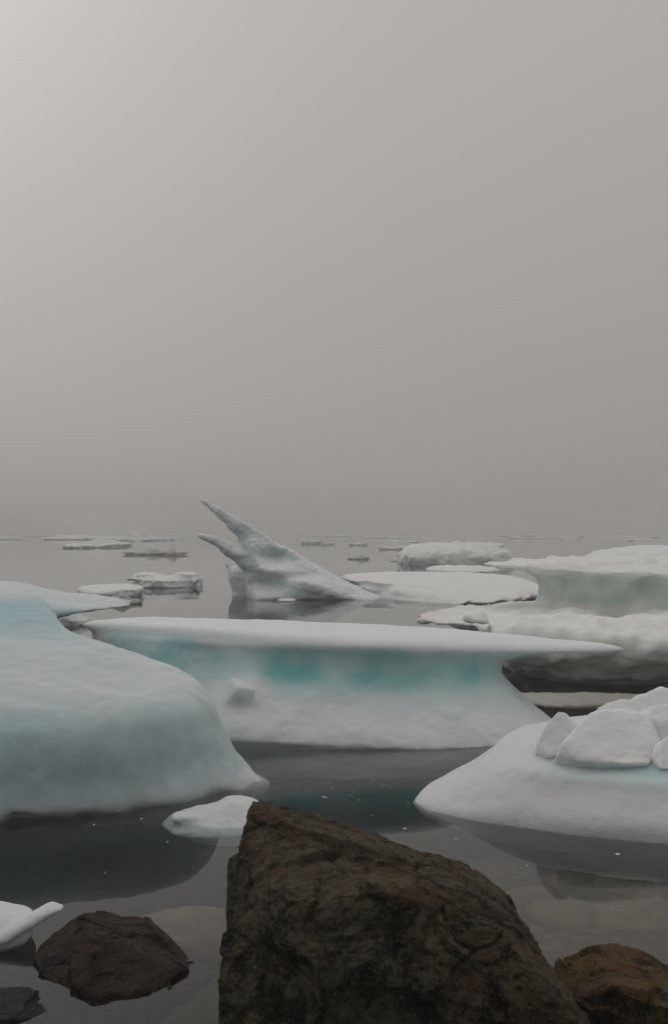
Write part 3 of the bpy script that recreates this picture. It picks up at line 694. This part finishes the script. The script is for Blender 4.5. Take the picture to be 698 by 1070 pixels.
m, nt, b = new_mat('seabed_silt')
tc = nt.nodes.new('ShaderNodeTexCoord')
n1 = N(nt, 'ShaderNodeTexNoise', Scale=1.3, Detail=7.0, Roughness=0.6); n2 = N(nt, 'ShaderNodeTexVoronoi', Scale=14.0)
n3 = N(nt, 'ShaderNodeTexNoise', Scale=60.0, Detail=3.0)
for n in (n1, n2, n3): nt.links.new(tc.outputs['Object'], n.inputs['Vector'])
col = ramp(nt, n1.outputs['Fac'], [(0.3, (0.085, 0.062, 0.037)), (0.7, (0.25, 0.178, 0.105))])
col = mixc(nt, ramp(nt, n2.outputs['Distance'], [(0.1, (0, 0, 0)), (0.6, (0.6, 0.6, 0.6))]), col, (0.05, 0.045, 0.035))
col = mixc(nt, math_(nt, 'MULTIPLY', n3.outputs['Fac'], 0.4), col, (0.07, 0.06, 0.045))
nt.links.new(col, b.inputs['Base Color']); b.inputs['Roughness'].default_value = 0.9
bp = N(nt, 'ShaderNodeBump', Strength=0.6, Distance=0.03); nt.links.new(n2.outputs['Distance'], bp.inputs['Height']); nt.links.new(bp.outputs['Normal'], b.inputs['Normal'])
SEABED = m
def bed(x, y):
    z = np.interp(y, [-60, -20, -13, -7, -3, 0.6, 2.0, 3.5, 5, 6.5, 9, 14, 30, 2000], [4.4, 4.4, 4.2, 2.2, 0.7, 0.1, -0.15, -0.32, -0.6, -1.1, -1.9, -2.6, -3.2, -3.2])  # rise behind the camera is an added unseen hill that dims camera-facing ice
    z = z - 0.9*sm(x, 0.25, -0.5)*sm(y, 1.6, 3.4)*sm(y, 14, 8) + 0.12*sm(x, 0.2, 0.7)*sm(y, 2, 3.2)*sm(y, 5.5, 4.2)
    near = np.clip(1 - (np.abs(y - 4))/30, 0, 1)
    return z + near*0.05*fbm(np.stack([x*0.9, y*0.9, 0*x], 1), 3) + 0.35*sm(y, -3, -9)*fbm(np.stack([x*0.35, y*0.35, 0*x], 1), 3)
dense = lambda a, b, n: list(np.linspace(a, b, n))
xs = np.array([-960, -400, -120, -50, -25] + dense(-14, 14, 150) + [25, 50, 120, 400, 960])
ys = np.array([-60, -40, -25] + dense(-16, 16, 170) + [20, 28, 40, 80, 200, 500, 960])
sheet('seabed_and_added_hill', xs, ys, bed, SEABED)

# still water: a closed volume with a mirror-calm surface
m, nt, b = new_mat('sea_water')
nt.nodes.remove(b)
out = nt.nodes['Material Output']
g = N(nt, 'ShaderNodeBsdfGlass', Roughness=0.0, IOR=1.333); g.inputs['Color'].default_value = (1, 1, 1, 1)
tc = nt.nodes.new('ShaderNodeTexCoord'); mp = nt.nodes.new('ShaderNodeMapping'); mp.inputs['Scale'].default_value = (1, 0.6, 1)
nt.links.new(tc.outputs['Object'], mp.inputs['Vector'])
w1 = N(nt, 'ShaderNodeTexNoise', Scale=2.2, Detail=3.0, Roughness=0.5); w2 = N(nt, 'ShaderNodeTexNoise', Scale=0.5, Detail=2.0)
for w in (w1, w2): nt.links.new(mp.outputs['Vector'], w.inputs['Vector'])
b1 = N(nt, 'ShaderNodeBump', Strength=0.11, Distance=0.02); b2 = N(nt, 'ShaderNodeBump', Strength=0.08, Distance=0.04)
nt.links.new(w1.outputs['Fac'], b1.inputs['Height']); nt.links.new(w2.outputs['Fac'], b2.inputs['Height'])
nt.links.new(b2.outputs['Normal'], b1.inputs['Normal']); nt.links.new(b1.outputs['Normal'], g.inputs['Normal'])
nt.links.new(g.outputs['BSDF'], out.inputs['Surface'])
va = N(nt, 'ShaderNodeVolumeAbsorption', Density=0.75); va.inputs['Color'].default_value = (0.46, 0.54, 0.46, 1)
nt.links.new(va.outputs['Volume'], out.inputs['Volume'])
WATER = m
def box(name, lo, hi, mat):
    bm = bmesh.new(); bmesh.ops.create_cube(bm, size=1.0)
    for v in bm.verts: v.co = Vector([(l + h)/2 + c*(h - l) for c, l, h in zip(v.co, lo, hi)])
    bmesh.ops.recalc_face_normals(bm, faces=bm.faces)
    me = bpy.data.meshes.new(name); bm.to_mesh(me); bm.free(); me.materials.append(mat)
    o = bpy.data.objects.new(name, me); C.objects.link(o); return o
o = box('water', (-900, -50, -3.9), (900, 900, 0.0), WATER); o['kind'] = 'structure'

# stones lying on the bottom
m, nt, b = new_mat('drowned_stone')
tc = nt.nodes.new('ShaderNodeTexCoord'); n1 = N(nt, 'ShaderNodeTexNoise', Scale=6.0, Detail=6.0); nt.links.new(tc.outputs['Object'], n1.inputs['Vector'])
nt.links.new(ramp(nt, n1.outputs['Fac'], [(0.3, (0.11, 0.080, 0.052)), (0.7, (0.22, 0.160, 0.102))]), b.inputs['Base Color']); b.inputs['Roughness'].default_value = 0.8
STONE = m
rs = random.Random(5)
def place_stone(x, y, sx, sy, sz, seed):
    zb = float(bed(np.array([x]), np.array([y]))[0])
    o = body('stone', [blob((x, y, zb + sz*0.05), (sx, sy, sz), seed, 60)], STONE, 0.02, 4, ice_disp(0.015, 3, 0.005, 9, 0, 9, seed))
    tag(o, 'rounded pale brown stone lying drowned on the shallow bottom', 'stone', 'drowned stones near the shore')
for i, (u, v, sx, sy, sz) in enumerate([(590, 972, .42, .40, .18), (650, 975, .50, .45, .16), (560, 945, .35, .35, .14), (655, 930, .45, .4, .16), (690, 955, .4, .4, .2), (600, 925, .4, .35, .14), (525, 905, .4, .4, .14),
                                       (200, 965, .45, .35, .2), (222, 945, .3, .3, .14), (160, 935, .4, .4, .16), (115, 915, .45, .4, .16), (60, 905, .5, .4, .18), (30, 1020, .3, .3, .12), (215, 1040, .3, .3, .12)]):
    dz = 0.4; c = Y = None
    y = YW(v)*1.12; place_stone(X(u, y), y, sx, sy, sz, 100 + i)

o = body('stone', [blob((X(196, 4.1), 4.1, -0.34), (0.75, 0.55, 0.46), 77, 40)], STONE, 0.02, 4, ice_disp(0.02, 3, 0.008, 9, 0, 9, 7))
tag(o, 'broad pale drowned rock just under the surface between the reddish rock and the large boulder', 'stone')
# foam flecks drifting on the surface
m, nt, b = new_mat('foam'); b.inputs['Base Color'].default_value = (0.75, 0.76, 0.76, 1); b.inputs['Roughness'].default_value = 0.7
bm = bmesh.new()
def fleck(x, y, r):
    k = rs.randint(5, 8); a0 = rs.random()*6
    top = [bm.verts.new((x + r*rs.uniform(.6, 1.2)*math.cos(a0 + 6.283*i/k)*1.3, y + r*rs.uniform(.6, 1.2)*math.sin(a0 + 6.283*i/k), 0.004)) for i in range(k)]
    bot = [bm.verts.new((v.co.x*1.0, v.co.y, -0.004)) for v in top]
    bm.faces.new(top); bm.faces.new(bot[::-1])
    for i in range(k): bm.faces.new((top[i], bot[i], bot[(i+1) % k], top[(i+1) % k]))
for i in range(55):
    u, v = rs.gauss(320, 55), rs.gauss(815, 26)
    if not (255 < u < 520 and 768 < v < 868): continue
    y = YW(v); fleck(X(u, y), y, rs.uniform(0.0012, 0.0036) * (2.2 if rs.random() < .08 else 1))
for u, v, r in [(338, 833, .016), (341, 834, .012), (423, 866, .018), (476, 877, .012), (645, 893, .02), (550, 905, .009), (99, 862, .012), (148, 856, .012), (183, 868, .012), (175, 880, .008), (110, 912, .006), (640, 950, .006)]:
    y = YW(v); fleck(X(u, y), y, r*0.5)
me = bpy.data.meshes.new('foam_flecks'); bm.to_mesh(me); bm.free(); me.materials.append(m)
o = bpy.data.objects.new('foam_flecks', me); C.objects.link(o)
tag(o, 'white specks of foam scattered on the dark calm water', 'foam', None, 'stuff')

# fog over the sea
m, nt, b = new_mat('haze_air'); nt.nodes.remove(b)
pv = nt.nodes.new('ShaderNodeVolumePrincipled'); pv.inputs['Color'].default_value = (0.98, 0.97, 0.96, 1); pv.inputs['Density'].default_value = 0.0056; pv.inputs['Anisotropy'].default_value = 0.2
nt.links.new(pv.outputs['Volume'], nt.nodes['Material Output'].inputs['Volume'])
o = box('haze', (-1000, -100, -5.0), (1000, 1000, 5.6), m)
tag(o, 'grey sea fog hanging over the water and fading the far ice', 'fog', None, 'stuff')

# ================================================================== SKY AND LIGHT
el, az = math.radians(38), math.radians(-33)
w = bpy.data.worlds.new('World'); SC.world = w; w.use_nodes = True
nt = w.node_tree; bgn = nt.nodes['Background']
sky = nt.nodes.new('ShaderNodeTexSky'); sky.sky_type = 'NISHITA'; sky.sun_disc = False
sky.sun_elevation = el; sky.sun_rotation = az; sky.dust_density = 6
hs = N(nt, 'ShaderNodeHueSaturation', Saturation=0.06); nt.links.new(sky.outputs['Color'], hs.inputs['Color'])
tc = nt.nodes.new('ShaderNodeTexCoord')
sep = nt.nodes.new('ShaderNodeSeparateXYZ'); nt.links.new(tc.outputs['Generated'], sep.inputs[0])
vm = nt.nodes.new('ShaderNodeVectorMath'); vm.operation = 'DOT_PRODUCT'; nt.links.new(tc.outputs['Generated'], vm.inputs[0])
vm.inputs[1].default_value = (math.sin(az)*math.cos(el), math.cos(az)*math.cos(el), math.sin(el))
vs2 = nt.nodes.new('ShaderNodeVectorMath'); vs2.operation = 'DOT_PRODUCT'; nt.links.new(tc.outputs['Generated'], vs2.inputs[0]); vs2.inputs[1].default_value = (-0.866, 0.5, 0.0)
side = math_(nt, 'POWER', math_(nt, 'MAXIMUM', vs2.outputs['Value'], 0.0), 3.0)      # raises the sky brightness on the left, most near the horizon
zz = math_(nt, 'MAXIMUM', sep.outputs['Z'], 0.0)
glow = math_(nt, 'POWER', math_(nt, 'MAXIMUM', vm.outputs['Value'], 0.0), 3.0)
lum = math_(nt, 'ADD', math_(nt, 'ADD', math_(nt, 'ADD', 2.38, math_(nt, 'MULTIPLY', sep.outputs['Y'], 0.47)), math_(nt, 'MULTIPLY', zz, 2.9)), math_(nt, 'ADD', math_(nt, 'MULTIPLY', glow, 0.12), math_(nt, 'MULTIPLY', side, 0.6)))
tint = mixc(nt, math_(nt, 'MINIMUM', math_(nt, 'MULTIPLY', zz, 2.0), 1.0), (1.0, 0.952, 0.922), (1.0, 0.958, 0.920))
over = nt.nodes.new('ShaderNodeVectorMath'); over.operation = 'SCALE'; nt.links.new(tint, over.inputs[0]); nt.links.new(lum, over.inputs['Scale'])
nt.links.new(mixc(nt, 0.94, hs.outputs['Color'], over.outputs['Vector']), bgn.inputs['Color'])
bgn.inputs['Strength'].default_value = 0.1

sd = bpy.data.lights.new('sun', 'SUN'); sd.energy = 0.5; sd.angle = math.radians(170); sd.color = (1.0, 0.97, 0.92)
so = bpy.data.objects.new('sun', sd); C.objects.link(so)
d = Vector((math.sin(az)*math.cos(el), math.cos(az)*math.cos(el), math.sin(el)))
so.rotation_euler = d.to_track_quat('Z', 'Y').to_euler(); so.location = d*50

# ================================================================== RENDER SETTINGS
vs = SC.view_settings
vs.view_transform = 'Standard'; vs.look = 'None'; vs.exposure = 0.0; vs.gamma = 1.0; vs.use_curve_mapping = False
cy = SC.cycles
cy.use_denoising = True
cy.max_bounces = 10; cy.transmission_bounces = 8; cy.diffuse_bounces = 4; cy.glossy_bounces = 4; cy.volume_bounces = 2; cy.transparent_max_bounces = 8
SC.render.film_transparent = False
